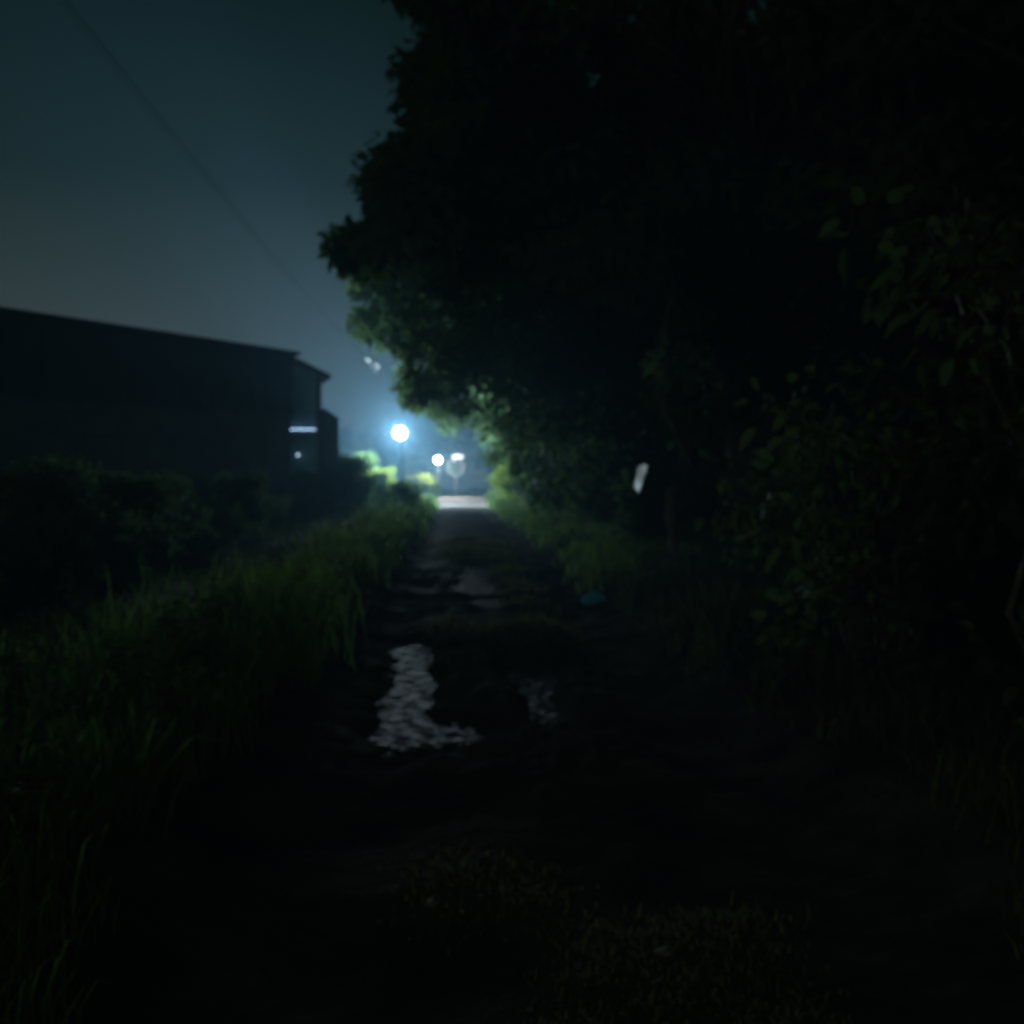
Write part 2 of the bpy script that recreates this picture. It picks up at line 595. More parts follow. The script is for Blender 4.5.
def tree_mesh(seed, h, trunk_r, centre, radii, n_clump, clump_r, per, L, W, lean=(0, 0), extra=None, keep=None, fine=False):
    rg = np.random.default_rng(seed)
    C = crown_clumps(rg, n_clump, centre, radii)
    if extra is not None:
        C = np.concatenate([C, np.asarray(extra)], 0)
    if keep is not None:
        C = C[keep(C)]
    Rd = clump_r * rg.uniform(.6, 1.3, len(C))
    V, T = leaves(C, Rd, per, L, W, rg, .5, fine)
    crown = tri_mesh('crown', V, T)
    mb = MB()
    top = Vector((centre[0] * .6 + lean[0], centre[1] * .6 + lean[1], centre[2] + radii[2] * .35))
    limb(mb, (0, 0, -.15), top, trunk_r, trunk_r * .25, rg, 9, 8, 0)
    idx = rg.permutation(len(C))[:min(len(C), 46)]
    for i in idx:
        t = rg.uniform(.28, .95)
        st = Vector((0, 0, -.15)).lerp(top, t)
        if C[i][2] < st.z - 1.2:
            st = Vector((0, 0, -.15)).lerp(top, max(.2, C[i][2] / max(top.z, .1) * .8))
        limb(mb, st, C[i], trunk_r * .3 * (1.1 - t), .012, rg, 5, 4, .1)
    me = bpy.data.meshes.new('trunk')
    me.from_pydata([tuple(p) for p in mb.v], [], mb.f)
    me.polygons.foreach_set('use_smooth', mb.sm)
    me.update()
    return me, crown


def plant_thing(name, meshes, loc, label, cat, group, mats, rz=0., sc=1.):
    e = empty(name, loc, label, cat, group, rz)
    e.scale = (sc,) * 3 if not hasattr(sc, '__len__') else sc
    for nm, me, mt in (('trunk' if name == 'tree' else 'stems', meshes[0], mats[0]), ('crown' if name == 'tree' else 'foliage', meshes[1], mats[1])):
        o = link(nm, me, mt, e)
        o.material_slots[0].link = 'OBJECT'
        o.material_slots[0].material = mt
    return e


# the big tree whose boughs hang over the lane: outline of its crown against the sky
BX, BY = 4.3, 15.0
SIL = [(-400, 345), (0, 372), (18, 410), (40, 418), (62, 398), (80, 386), (105, 398), (130, 392), (150, 362), (168, 345), (200, 343),
       (222, 352), (245, 330), (262, 318), (276, 346), (300, 352), (328, 352), (340, 385), (352, 430), (372, 440), (395, 440), (420, 425), (440, 470), (600, 560)]
SY = np.array([p[0] for p in SIL], float)
SX = np.array([p[1] for p in SIL], float)
CMI = np.array(CM.transposed())


def project(P):
    q = (np.asarray(P) - np.array([0, 0, CAM_H])) @ CMI.T
    return 512 + F * q[:, 0] / -q[:, 2], 512 - F * q[:, 1] / -q[:, 2]


def keep_big(C):
    W = C + np.array([BX, BY, 0])
    px, py = project(W)
    m = .20 / W[:, 1] * F
    return (px > np.interp(py, SY, SX) + 12 + m) & ((py < 280) | (px > 640)) & (W[:, 1] > 4)


rgx = np.random.default_rng(50)
extra = []
for k in range(110):                                            # clumps that make the ragged left rim
    py = rgx.uniform(-120, 272)
    y = rgx.uniform(12.0, 17.0)
    wob = 34 * float(vnoise(np.array(py), np.array(0.), .045, 6)) + 12 * float(vnoise(np.array(py), np.array(3.), .12, 2))
    px = np.interp(py, SY, SX) - 6 + wob + .46 / y * F + abs(rgx.normal(0, 22))
    p = at(px, py, y)
    extra.append((p.x - BX, p.y - BY, p.z))
for px, py in ((322, 256), (331, 264), (340, 258), (336, 272), (349, 268), (352, 252), (358, 262), (318, 262), (364, 248), (360, 205), (352, 190), (392, 88), (398, 96)):
    p = at(px + 27, py - 8, 14.2)
    extra.append((p.x - BX, p.y - BY, p.z))
for _ in range(90):                                             # the thick body of the crown behind that rim
    p = at(rgx.uniform(415, 580), rgx.uniform(60, 285), rgx.uniform(13, 19))
    extra.append((p.x - BX, p.y - BY, p.z))
big = tree_mesh(11, 13, .3, (-.6, 0, 7.2), (6.2, 6.0, 6.2), 420, .44, 95, .2, .1, lean=(.4, 0), extra=extra, fine=True, keep=lambda C: np.where(np.arange(len(C)) < 420, keep_big(C), True))
plant_thing('tree', big, (BX, BY, .1), 'large tree on the right whose leafy boughs overhang the lane against the sky', 'tree', None, (M['bark'], M['leaf']))

SX2, SY2 = 3.6, 42.0
ex2 = []
for k in range(210):
    px = 404 + 150 * rgx.uniform(0, 1) ** 1.2
    lo = np.interp(px, [400, 430, 460, 485, 510, 560], [392, 420, 432, 440, 470, 480])
    py = rgx.uniform(215, lo)
    y = rgx.uniform(38, 55)
    p = at(px, py, y)
    ex2.append((p.x - SX2, p.y - SY2, p.z))
for k in range(95):                                             # its long boughs over the left side of the lane
    px = rgx.uniform(356, 480)
    lo = np.interp(px, [350, 375, 400, 410, 480], [318, 340, 366, 402, 425])
    py = rgx.uniform(262, lo)
    p = at(px, py, rgx.uniform(33, 46))
    ex2.append((p.x - SX2, p.y - SY2, p.z))
spread = tree_mesh(12, 13, .3, (1.0, 0, 8.0), (4.2, 5.0, 5.5), 150, .7, 90, .26, .13, extra=ex2, fine=True)
plant_thing('tree', spread, (SX2, SY2, .1), 'spreading tree short of the lamps whose crown reaches out over the lane', 'tree', 'trees lit by the street lamps on the right of the lane', (M['bark'], M['leaf_lit_tint']))

protos = [tree_mesh(s, 10, .2, (0, 0, hh), (rx, rx, rz_), nc, .62, 105, .2, .1) for s, hh, rx, rz_, nc in
          ((21, 6.0, 3.2, 4.6, 170), (22, 6.6, 3.5, 5.0, 190), (23, 5.2, 3.0, 4.2, 150))]
DARK = 'tall dark leafy tree in the unlit wood along the right of the lane'
G1 = 'trees of the dark wood right of the lane'
spots = [(5.6, 7.2, 0, 1.1), (5.0, 21.5, 1, 1.05), (5.3, 28, 2, 1.1), (5.0, 35.5, 0, 1.05),
         (9.5, 10.5, 1, 1.25), (10.5, 18, 0, 1.3), (9.5, 26, 1, 1.25), (10.5, 35, 0, 1.2), (10, 46, 1, 1.2),
         (7.0, 3.0, 2, 1.2), (3.9, 31, 1, 1.25), (15, 8, 0, 1.3), (15.5, 14, 2, 1.3), (16, 22, 1, 1.3), (7.6, 14, 2, 1.0), (7.5, 22.5, 0, 1.0), (12.5, 4.5, 1, 1.2), (17, 31, 0, 1.3), (6.4, 11, 2, .8), (8, 31, 2, 1.0), (8, 40, 1, 1.1), (20, 11, 0, 1.4), (22, 18, 1, 1.4), (13, 7.5, 2, 1.2), (21, 26, 1, 1.4), (25, 36, 0, 1.5), (18, 4.5, 1, 1.3), (16, 42, 1, 1.3), (12, 30, 2, 1.2), (4.2, 22, 2, 1.25)]
for i, (x, y, k, s) in enumerate(spots):
    plant_thing('tree', protos[k], (x, y, .1), DARK, 'tree', G1, (M['bark'], M['leaf']), i * 1.7, s)
G2 = 'trees lit by the street lamps on the right of the lane'
for i, (x, y, k, s, lab) in enumerate([
        (4.6, 56, 2, 1.3, 'tree on the right of the lane lit greenish just short of the lamps'),
        (4.6, 68, 0, 1.15, 'tree on the right of the lane level with the brightest lamp'),
        (7.4, 78, 1, .95, 'tree at the right of the lit patch of lane, behind the others')]):
    plant_thing('tree', protos[k], (x, y, .1), lab, 'tree', G2, (M['bark'], M['leaf_lit_tint']), i * 2.1 + .4, s)
G3 = 'hazy trees closing the far end of the lane'
for i, (x, y, k, s) in enumerate([(3.5, 108, 0, 1.1), (-2.5, 112, 1, .95), (-7.5, 108, 2, .8), (9.5, 100, 1, 1.1), (-13, 112, 0, .75), (-19, 116, 1, .7), (14, 92, 0, 1.1), (-26, 116, 2, .7)]):
    plant_thing('tree', protos[k], (x, y, .1), 'hazy dark tree closing the view behind the lamps', 'tree', G3, (M['bark'], M['leaf']), i * 1.3 + .9, s)


# shrubs
def shrub_mesh(seed, h, w, n, per, L, W, cr, fine=False):
    rg = np.random.default_rng(seed)
    C = crown_clumps(rg, n, (0, 0, h * .55), (w, w, h * .5), .3)
    C[:, 2] = np.maximum(C[:, 2], .15)
    V, T = leaves(C, cr * rg.uniform(.6, 1.3, n), per, L, W, rg, .35, fine)
    mb = MB()
    for i in rg.permutation(n)[:14]:
        limb(mb, rg.normal(0, .06, 3) * np.array([1, 1, 0]) + np.array([0, 0, -.1]), C[i], .022, .006, rg, 5, 4, .05)
    me = bpy.data.meshes.new('stems')
    me.from_pydata([tuple(p) for p in mb.v], [], mb.f)
    me.update()
    return me, tri_mesh('foliage', V, T)


SH = [shrub_mesh(31, 1.6, .8, 40, 70, .13, .07, .3), shrub_mesh(32, 2.4, 1.0, 60, 80, .15, .075, .36), shrub_mesh(33, 1.0, .7, 30, 70, .11, .05, .26)]
SHM = (M['bark'], M['leaf_shrub_lit'])


def shrub(x, y, k, s, label, group=None, rz=0.):
    SHM = (M['bark'], M['leaf'] if 'dark' in label or 'unlit' in label else M['leaf_shrub_lit'])  # light and shade put into the leaf colour: unlit shrubs get the darker copy
    return plant_thing('shrub', SH[k], (x, y, float(ground_z(np.array(x), np.array(y))) - .05), label, 'shrub', group, SHM, rz, s)


GS = 'backlit shrubs between the long building and the lane'
for i, (px, y, k, s) in enumerate([(262, 34, 1, .7), (285, 36, 1, .62), (310, 38, 1, .7), (330, 42, 0, 1.3), (348, 44, 1, 1.0), (362, 46, 0, 1.05), (382, 50, 0, .62), (233, 31, 0, .9), (200, 28, 1, .6), (165, 26, 0, .9), (130, 24, 1, .6)]):
    p = at(px, 480, y)
    shrub(p.x, y, k, s, 'dark bushy shrub in the row between long building and lane', GS, i * 1.1)
shrub(-2.8, 50, 1, .62, 'dark shrub at the lane edge just in front of the lamp pole')
shrub(-2.1, 44, 0, .8, 'dark low shrub at the left lane edge before the lit patch', rz=2)
shrub(-4.4, 60.5, 1, .85, 'bright green shrub lit from above, left of the lamp pole')
shrub(-5.6, 62, 1, 1.25, 'pale hazy shrub behind the dark ones, farther left of the lamp pole', rz=1)
shrub(-7.6, 62, 1, 1.1, 'faint hazy shrub seen beside the end of the building', rz=2.2)
shrub(-2.0, 73, 2, 1.25, 'bright yellow green shrub at the left end of the lit lane patch', rz=.7)
shrub(-2.6, 80, 0, 1.2, 'green shrub beyond the yellow green one on the left', rz=1.7)
GR = 'shrubs under the trees on the right verge'
for i, (x, y, k, s, lab) in enumerate([
        (3.15, 68, 2, 1.2, 'bright yellow green shrub at the right end of the lit lane patch'),
        (3.9, 61, 1, .9, 'lit shrub on the right verge just before the lit patch'),
        (3.6, 53, 1, .85, 'dim green shrub on the right verge, third before the lit patch'),
        (3.7, 46, 1, .8, 'dim green shrub on the right verge midway to the lamps'),
        (5.6, 72, 1, 1.1, 'lit shrub behind the bright yellow green one on the right'),
        (4.0, 75, 1, 1.1, 'leafy shrub right of the round board'),
        (3.5, 64.5, 1, 1.15, 'full round lit shrub on the verge, level with the near edge of the patch'),
        (3.6, 57, 1, 1.3, 'broad lit shrub at the lane side just short of the lit patch'),
        (3.3, 49, 1, 1.2, 'broad dim shrub at the lane side well short of the lit patch'),
        (4.6, 57, 1, 1.7, 'tall lit shrub under the trees before the bright right end of the patch'),
        (4.9, 64, 1, 1.7, 'tallest lit shrub behind the bright yellow green one'),
        (4.7, 50, 1, 1.6, 'tall greenish shrub under the trees halfway along the lit right side'),
        ]):
    shrub(x, y, k, s, lab, GR, i * 1.9)
for i, (x, y, k, s) in enumerate([(3.6, 38, 1, .8), (3.5, 31, 1, .8), (3.7, 25, 1, .85), (3.5, 19, 0, 1.1), (4.0, 11, 1, .95), (3.6, 8.2, 0, 1.1)]):
    shrub(x, y, k, s, 'unlit shrub under the trees on the right verge', GR, i * 1.3)
GU = 'undergrowth shrubs deep in the dark wood on the right'
for i, (x, y) in enumerate([(6.2, 6), (7.5, 8.5), (8.5, 12), (6.5, 17), (9, 16), (7, 21), (9.5, 21), (6.5, 26), (9, 29), (11.5, 9), (12, 14), (6.5, 33), (7, 42), (7, 50), (12, 24), (10, 6.2), (5.4, 9.5), (5.6, 14.6)]):
    shrub(x, y, 1, 1.15, 'dark undergrowth shrub between the trunks of the right hand wood', GU, i * .9)
GL = 'dark shrubs behind the left verge grass'
for i, (px, y, k) in enumerate([(-60, 8.5, 0), (-10, 9.4, 0), (45, 10.4, 1), (95, 11.5, 0), (135, 13, 1), (170, 15, 0), (205, 17.5, 0), (238, 21, 1), (268, 26, 0), (300, 32, 0), (-60, 12, 1), (10, 13, 1), (70, 15, 0), (120, 17, 1), (165, 20, 1), (205, 24, 1)]):
    shrub(at(px, 480, y).x, y, k, .62, 'dark shrub rising behind the grass of the left verge', GL, i * .8)
NB = [shrub_mesh(41, 2.2, .85, 30, 30, .14, .075, .34, True), shrub_mesh(42, 3.4, 1.0, 38, 30, .15, .08, .4, True)]
for i, (x, y, k, lab) in enumerate([
        (2.75, 6.6, 0, 'broad leaved shrub beside the right rut, shorter of the near pair'),
        (3.15, 5.0, 1, 'tall broad leaved shrub close on the right, reaching into the dark')]):
    plant_thing('shrub', NB[k], (x, y, .1), lab, 'shrub', 'broad leaved shrubs close on the right', (M['bark'], M['leaf_near']), i * 2.)


# young trunk on the right with the pale board on it
def lone_tree():
    e = empty('tree', (2.62, 12.3, .1), 'slim young tree behind the pale tilted board', 'tree')
    mb = MB()
    rg = np.random.default_rng(5)
    limb(mb, (0, 0, -.15), (.1, .1, 4.3), .07, .035, rg, 8, 7, 0)
    C = crown_clumps(rg, 40, (.2, .2, 4.6), (1.1, 1.1, 1.2))
    for i in range(9):
        limb(mb, (.09, .09, 3.0 + i * .14), C[i], .022, .008, rg, 5, 4, .08)
    mb.build('trunk', M['bark'], e)
    V, T = leaves(C, .35 * rg.uniform(.6, 1.3, 40), 70, .15, .08, rg)
    link('crown', tri_mesh('crown', V, T), M['leaf'], e)


lone_tree()
LAMP1 = Vector((-3.55, 65, 0))
LAMP1.z = at(400, 433, 65).z
LAMP1.x = at(400, 433, 65).x


def pale_board():
    p0 = at(640, 478, 11.6)
    c = (Vector((0, 0, CAM_H)) - p0).normalized()
    l = (LAMP1 - p0).normalized()
    n = (c + l).normalized()

    def hit(px, py):
        d = ray(px, py)
        t = (p0 - Vector((0, 0, CAM_H))).dot(n) / d.dot(n)
        return Vector((0, 0, CAM_H)) + d * t
    q = [hit(*p) for p in ((634.5, 487), (638.5, 493), (647, 468), (645.5, 464), (638, 466.5))]
    mb = MB()
    mb.prism(q, -n * .012)
    o = mb.build('board', M['board'], None, q[0])
    return tag(o, 'small pale tilted sheet of board hung on the slim tree right of the lane', 'board')


pale_board()

# ---------------------------------------------------------------- weeds on the left verge
GW = 'broad leaved weeds in the left verge'


def weed_mesh(seed):
    rg = np.random.default_rng(seed)
    st, V, T, k = MB(), [], [], 0
    for j in range(7):
        a = rg.uniform(0, 6.28)
        tip = Vector((math.cos(a) * .16, math.sin(a) * .16, rg.uniform(.3, .62)))
        limb(st, (0, 0, -.05), tip, .006, .003, rg, 5, 4, .02)
        for t in np.linspace(.3, 1, 6):
            b = tip * t
            az = rg.uniform(0, 6.28)
            d = Vector((math.cos(az), math.sin(az), rg.uniform(-.2, .5))).normalized()
            s = d.cross(Vector((0, 0, 1))).normalized()
            L, W = rg.uniform(.07, .13), rg.uniform(.03, .055)
            u = Vector((0, 0, 1)) * .012
            V += [b, b + d * L * .45 + s * W + u, b + d * L - u * 2, b + d * L * .45 - s * W + u]
            T += [(k, k + 1, k + 2), (k, k + 2, k + 3)]
            k += 4
    me = bpy.data.meshes.new('stems')
    me.from_pydata([tuple(p) for p in st.v], [], st.f)
    me.update()
    return me, tri_mesh('foliage', [tuple(p) for p in V], T)


WD = [weed_mesh(s) for s in (61, 62, 63)]
for i in range(30):
    y = 2.6 + 8.5 * rng.uniform(0, 1) ** 1.3
    x = -1.15 - rng.uniform(0, 1) * (.5 + .28 * y)
    e = empty('weed', (x, y, float(verge_z(np.array(x), np.array(y)))), 'small broad leaved weed among the grass of the left verge', 'weed', GW, i * 1.3)
    s = rng.uniform(.7, 1.15)
    e.scale = (s, s, s)
    me = WD[i % 3]
    link('stems', me[0], M['grass'], e)
    link('foliage', me[1], M['leaf_near'], e)

# a dry fallen stalk, stones, a piece of litter
mb = MB()
a, b = Vector((-1.95, 5.9, .42)), Vector((-1.45, 6.2, .78))
a.z = float(verge_z(np.array(a.x), np.array(a.y))) - .02
mb.tube([a, a.lerp(b, .5) + Vector((0, 0, .02)), b], [.008, .007, .004], 6)
tag(mb.build('dry_stalk', M['stone'], None, a), 'pale dry stalk leaning in the left verge grass', 'stalk')


def stone(x, y, s, label):
    rg = np.random.default_rng(int(x * 100 + y * 10 + 500))
    mb = MB()
    mb.ball((0, 0, 0), 1, 10)
    v = []
    for p in mb.v:
        p = Vector(p)
        q = 1 + .22 * math.sin(p.x * 3 + y) * math.cos(p.y * 4 + x) + .12 * math.sin(p.z * 5)
        v.append((p.x * q * s, p.y * q * s * .8, p.z * q * s * .55))
    mb.v = v
    o = mb.build('stone', M['stone'], None, (0, 0, 0))
    o.location = (x, y, float(ground_z(np.array(x), np.array(y))) + s * .25)
    return tag(o, label, 'stone', 'loose stones on the lane')


for px, py, s, lab in ((388, 745, .045, 'pale stone at the near left corner of the large puddle'), (389, 668, .05, 'pale stone at the left rim of the large puddle'),
                       (665, 963, .035, 'small pale stone in the grass strip close to the viewer'), (432, 900, .03, 'small dark stone beside the left rut close to the viewer'),
                       (537, 685, .05, 'wet stone at the right rim of the large puddle'), (700, 668, .03, 'tiny stone by the right rut under the trees')):
    d = ray(px, py)
    t = -CAM_H / d.z
    stone(d.x * t, d.y * t, s, lab)


def litter():
    d = ray(595, 596)
    t = -(CAM_H - .05) / d.z
    p = d * t
    z = float(ground_z(np.array(p.x), np.array(p.y)))
    rg = np.random.default_rng(3)
    mb = MB()
    n = 16
    V = [(0, 0, .12)]
    for j in range(1, 5):
        for k in range(n):
            an = 2 * math.pi * k / n
            r = .04 * j * (1 + .25 * rg.normal()) * (1 if j < 4 else .95)
            V.append((r * math.cos(an), r * math.sin(an), max(.0, .12 - .008 * j * j + .035 * rg.normal()) if j < 4 else 0))
    Fc = [(0, 1 + k, 1 + (k + 1) % n) for k in range(n)]
    for j in range(3):
        for k in range(n):
            a = 1 + j * n
            Fc.append((a + k, a + n + k, a + n + (k + 1) % n, a + (k + 1) % n))
    mb.add(V, Fc)
    o = mb.build('plastic_bag', M['plastic'], None, (0, 0, 0))
    o.location = (p.x, p.y, z + .0)
    tag(o, 'crumpled teal plastic bag lying at the right edge of the lane', 'bag')


litter()


# ---------------------------------------------------------------- street lamp on its pole, wires
def street_lamp_main():
    x, y, z = LAMP1
    bx, by = x + .06, y + 1.5
    zt = at(401, 384, by).z
    e = empty('street_lamp', (bx, by, 0), 'tall dark pole carrying the brightest white street lamp and overhead wires', 'street lamp')
    L = lambda p: Vector(p) - Vector((bx, by, 0))
    MB().tube([(0, 0, -.3), (0, 0, zt)], [.15, .10], 10).build('pole', M['tarred'], e)
    MB().box((0, -.13, zt - .25), (.5, 0, 0), (0, .05, 0), (0, 0, .05)).build('crossarm', M['timber'], e)
    for k in (-.3, 0, .3):
        mb = MB()
        mb.tube([(k, -.13, zt - .2), (k, -.13, zt - .05), (k, -.13, zt - .03)], [.05, .05, .02], 8)
        mb.tube([(k, -.13, zt - .16), (k, -.13, zt - .13)], [.075, .075], 8)
        mb.build('insulator', M['porcelain'], e)
    MB().tube([(0, 0, z + .3), (0, -.6, z + .3), (0, -1.0, z + .05)], .04, 8).build('lamp_arm', M['metal'], e)
    c = L((x, y, z))
    an = [R(a) for a in (0, 18, 36, 54, 72, 84)]
    V, Fc, n = [], [], 20
    for rad in (.4, .43):                                       # bowl added behind the lamp to keep its light off the pole
        for a in an:
            for k in range(n):
                p = 2 * math.pi * k / n
                V.append(c + Vector((rad * math.cos(a) * math.cos(p), rad * math.sin(a), rad * math.cos(a) * math.sin(p))))
    m = len(an)
    for q in (0, 1):
        for i in range(m - 1):
            for k in range(n):
                b = (q * m + i) * n
                f = (b + k, b + (k + 1) % n, b + n + (k + 1) % n, b + n + k)
                Fc.append(f if q else f[::-1])
        Fc.append(tuple(range((q * m + m - 1) * n, (q * m + m) * n)))
    for k in range(n):
        Fc.append((k, (k + 1) % n, m * n + (k + 1) % n, m * n + k))
    hd = MB().add(V, Fc, True).build('lamp_head', M['tarred'], e)
    MB().ball(L((x, y, z)), .27, 14).build('globe', M['lamp_main'], hd)
    return Vector((bx, by - .13, zt - .03))


POLE = street_lamp_main()


def street_lamp_small():
    p = at(438, 460, 82)
    e = empty('street_lamp', (p.x, p.y + 1.4, 0), 'shorter lamp post with a round white lamp beyond the tall pole', 'street lamp')
    h = p.z
    MB().tube([(0, 0, -.3), (0, 0, h + .55)], [.04, .03], 8).build('pole', M['tarred'], e)
    MB().tube([(0, 0, h + .45), (0, -.7, h + .55), (0, -1.4, h + .42)], .03, 8).build('lamp_arm', M['tarred'], e)
    hd = MB().tube([(0, -1.4, h + .46), (0, -1.4, h + .36), (0, -1.4, h + .26)], [.06, .2, .34], 16).build('lamp_head', M['timber'], e)
    MB().ball((0, -1.4, h), .26, 14).build('globe', M['lamp_far'], hd)


street_lamp_small()


def wires():
    g = 'overhead wires on the left of the lane'
    a0 = Vector((-5.7, -4, 9.0))
    outs = []
    for k, (dx, dz, lab) in enumerate(((-.12, 0, 'overhead wire on the left, leftmost of the three strands'), (0, .05, 'overhead wire on the left, middle strand of three'),
                                       (.12, -.02, 'overhead wire on the left, strand nearest the lane'))):
        a = a0 + Vector((dx * .3, 0, dz))
        b = POLE + Vector((dx, 0, dz * .3))
        pts = []
        for i in range(41):
            t = i / 40
            p = a.lerp(b, t)
            p.z -= 4 * 1.15 * t * (1 - t)
            pts.append(p)
        mb = MB()
        mb.tube([p - a for p in pts], .003, 6)
        o = mb.build('overhead_wire', M['cable'])
        o.location = a
        tag(o, lab, 'wire', g)
        outs.append(pts)
    return outs


W3 = wires()


def wire_clamps():
    """bright beaded joints on the wires, caught by the lamp"""
    k = 0
    for s, (i, ln, lab) in enumerate(((30, 1.0, 'bright beaded joint on the upper overhead wire near the lamp'), (32, .9, 'bright beaded joint on the overhead wire, closest to the pole'),
                                      (31, .8, 'bright beaded joint on the overhead wire nearest the lane'))):
        pts = W3[s]
        p = pts[i]
        d = (pts[i + 1] - pts[i]).normalized()
        mb = MB()
        mb.tube([-d * ln, -d * ln * .8, d * ln * .8, d * ln], [.012, .05, .05, .012], 8)
        for q in range(5):
            mb.ball(d * ln * (q - 2) * .36 + Vector((0, 0, .03 * s)), .042, 8, (1, 1, .7))
        for q in (-1, 1):                                        # drop loops of spare cable below the joint
            lp = [d * ln * (q * .5 + .42 * math.cos(a)) + Vector((q * .06, 0, -.24 * math.sin(a))) for a in np.linspace(0, math.pi, 9)]
            mb.tube(lp, .022, 6)
        o = mb.build('cable_joint', M['joint'])
        o.location = p
        tag(o, lab, 'cable joint', 'bright joints on the overhead wires')


wire_clamps()


def round_board():
    c = at(455.5, 467, 86)
    e = empty('round_board', (c.x, c.y, 0), 'round dark board with a worn white rim on a post by the far lamp', 'sign')
    r = .68
    z = c.z
    ring = []
    n = 28
    V, Fc = [], []
    for i in range(n):
        a = 2 * math.pi * i / n
        for j in range(8):
            b = 2 * math.pi * j / 8
            rr = r + .065 * math.cos(b)
            V.append((rr * math.cos(a), .06 * math.sin(b), z + rr * math.sin(a)))
    for i in range(n):
        for j in range(8):
            Fc.append((i * 8 + j, i * 8 + (j + 1) % 8, ((i + 1) % n) * 8 + (j + 1) % 8, ((i + 1) % n) * 8 + j))
    MB().add(V, Fc, True).build('rim', M['rim'], e)
    V, Fc = [(0, -.12, z)], []
    for j in range(1, 5):
        for i in range(n):
            a = 2 * math.pi * i / n
            rr = (r - .01) * j / 4
            V.append((rr * math.cos(a), -.12 * (1 - (j / 4) ** 2), z + rr * math.sin(a)))
    Fc = [(0, 1 + i, 1 + (i + 1) % n) for i in range(n)]
    for j in range(3):
        for i in range(n):
            q = 1 + j * n
            Fc.append((q + i, q + n + i, q + n + (i + 1) % n, q + (i + 1) % n))
    MB().add(V, Fc, True).build('face', M['board_face'], e)
    MB().tube([(0, .12, -.3), (0, .12, z + r + .55)], .045, 8).build('post', M['metal'], e)
    # the lit bar lamp in front of the board's upper edge
    p = at(458, 456.5, 85.4)
    mb = MB().box((0, 0, 0), (.42, 0, 0), (0, .09, 0), (0, 0, .05))
    hd = mb.build('bar_lamp', M['metal'])
    hd.location = (p.x, p.y, p.z + .06)
    tag(hd, 'short bright bar lamp mounted over the round white rimmed board', 'lamp')
    MB().prism([(-.4, -.08, -.05), (.44, -.08, -.05), (.40, -.08, -.22), (-.2, -.08, -.25), (-.38, -.08, -.5)], (0, .12, 0)).build('lamp_glass', M['lamp_bar'], hd)
    MB().tube([(0, .05, 0), (0, .3, .05), (-.05, .5, .05)], .025, 6).build('bracket', M['metal'], hd)


round_board()


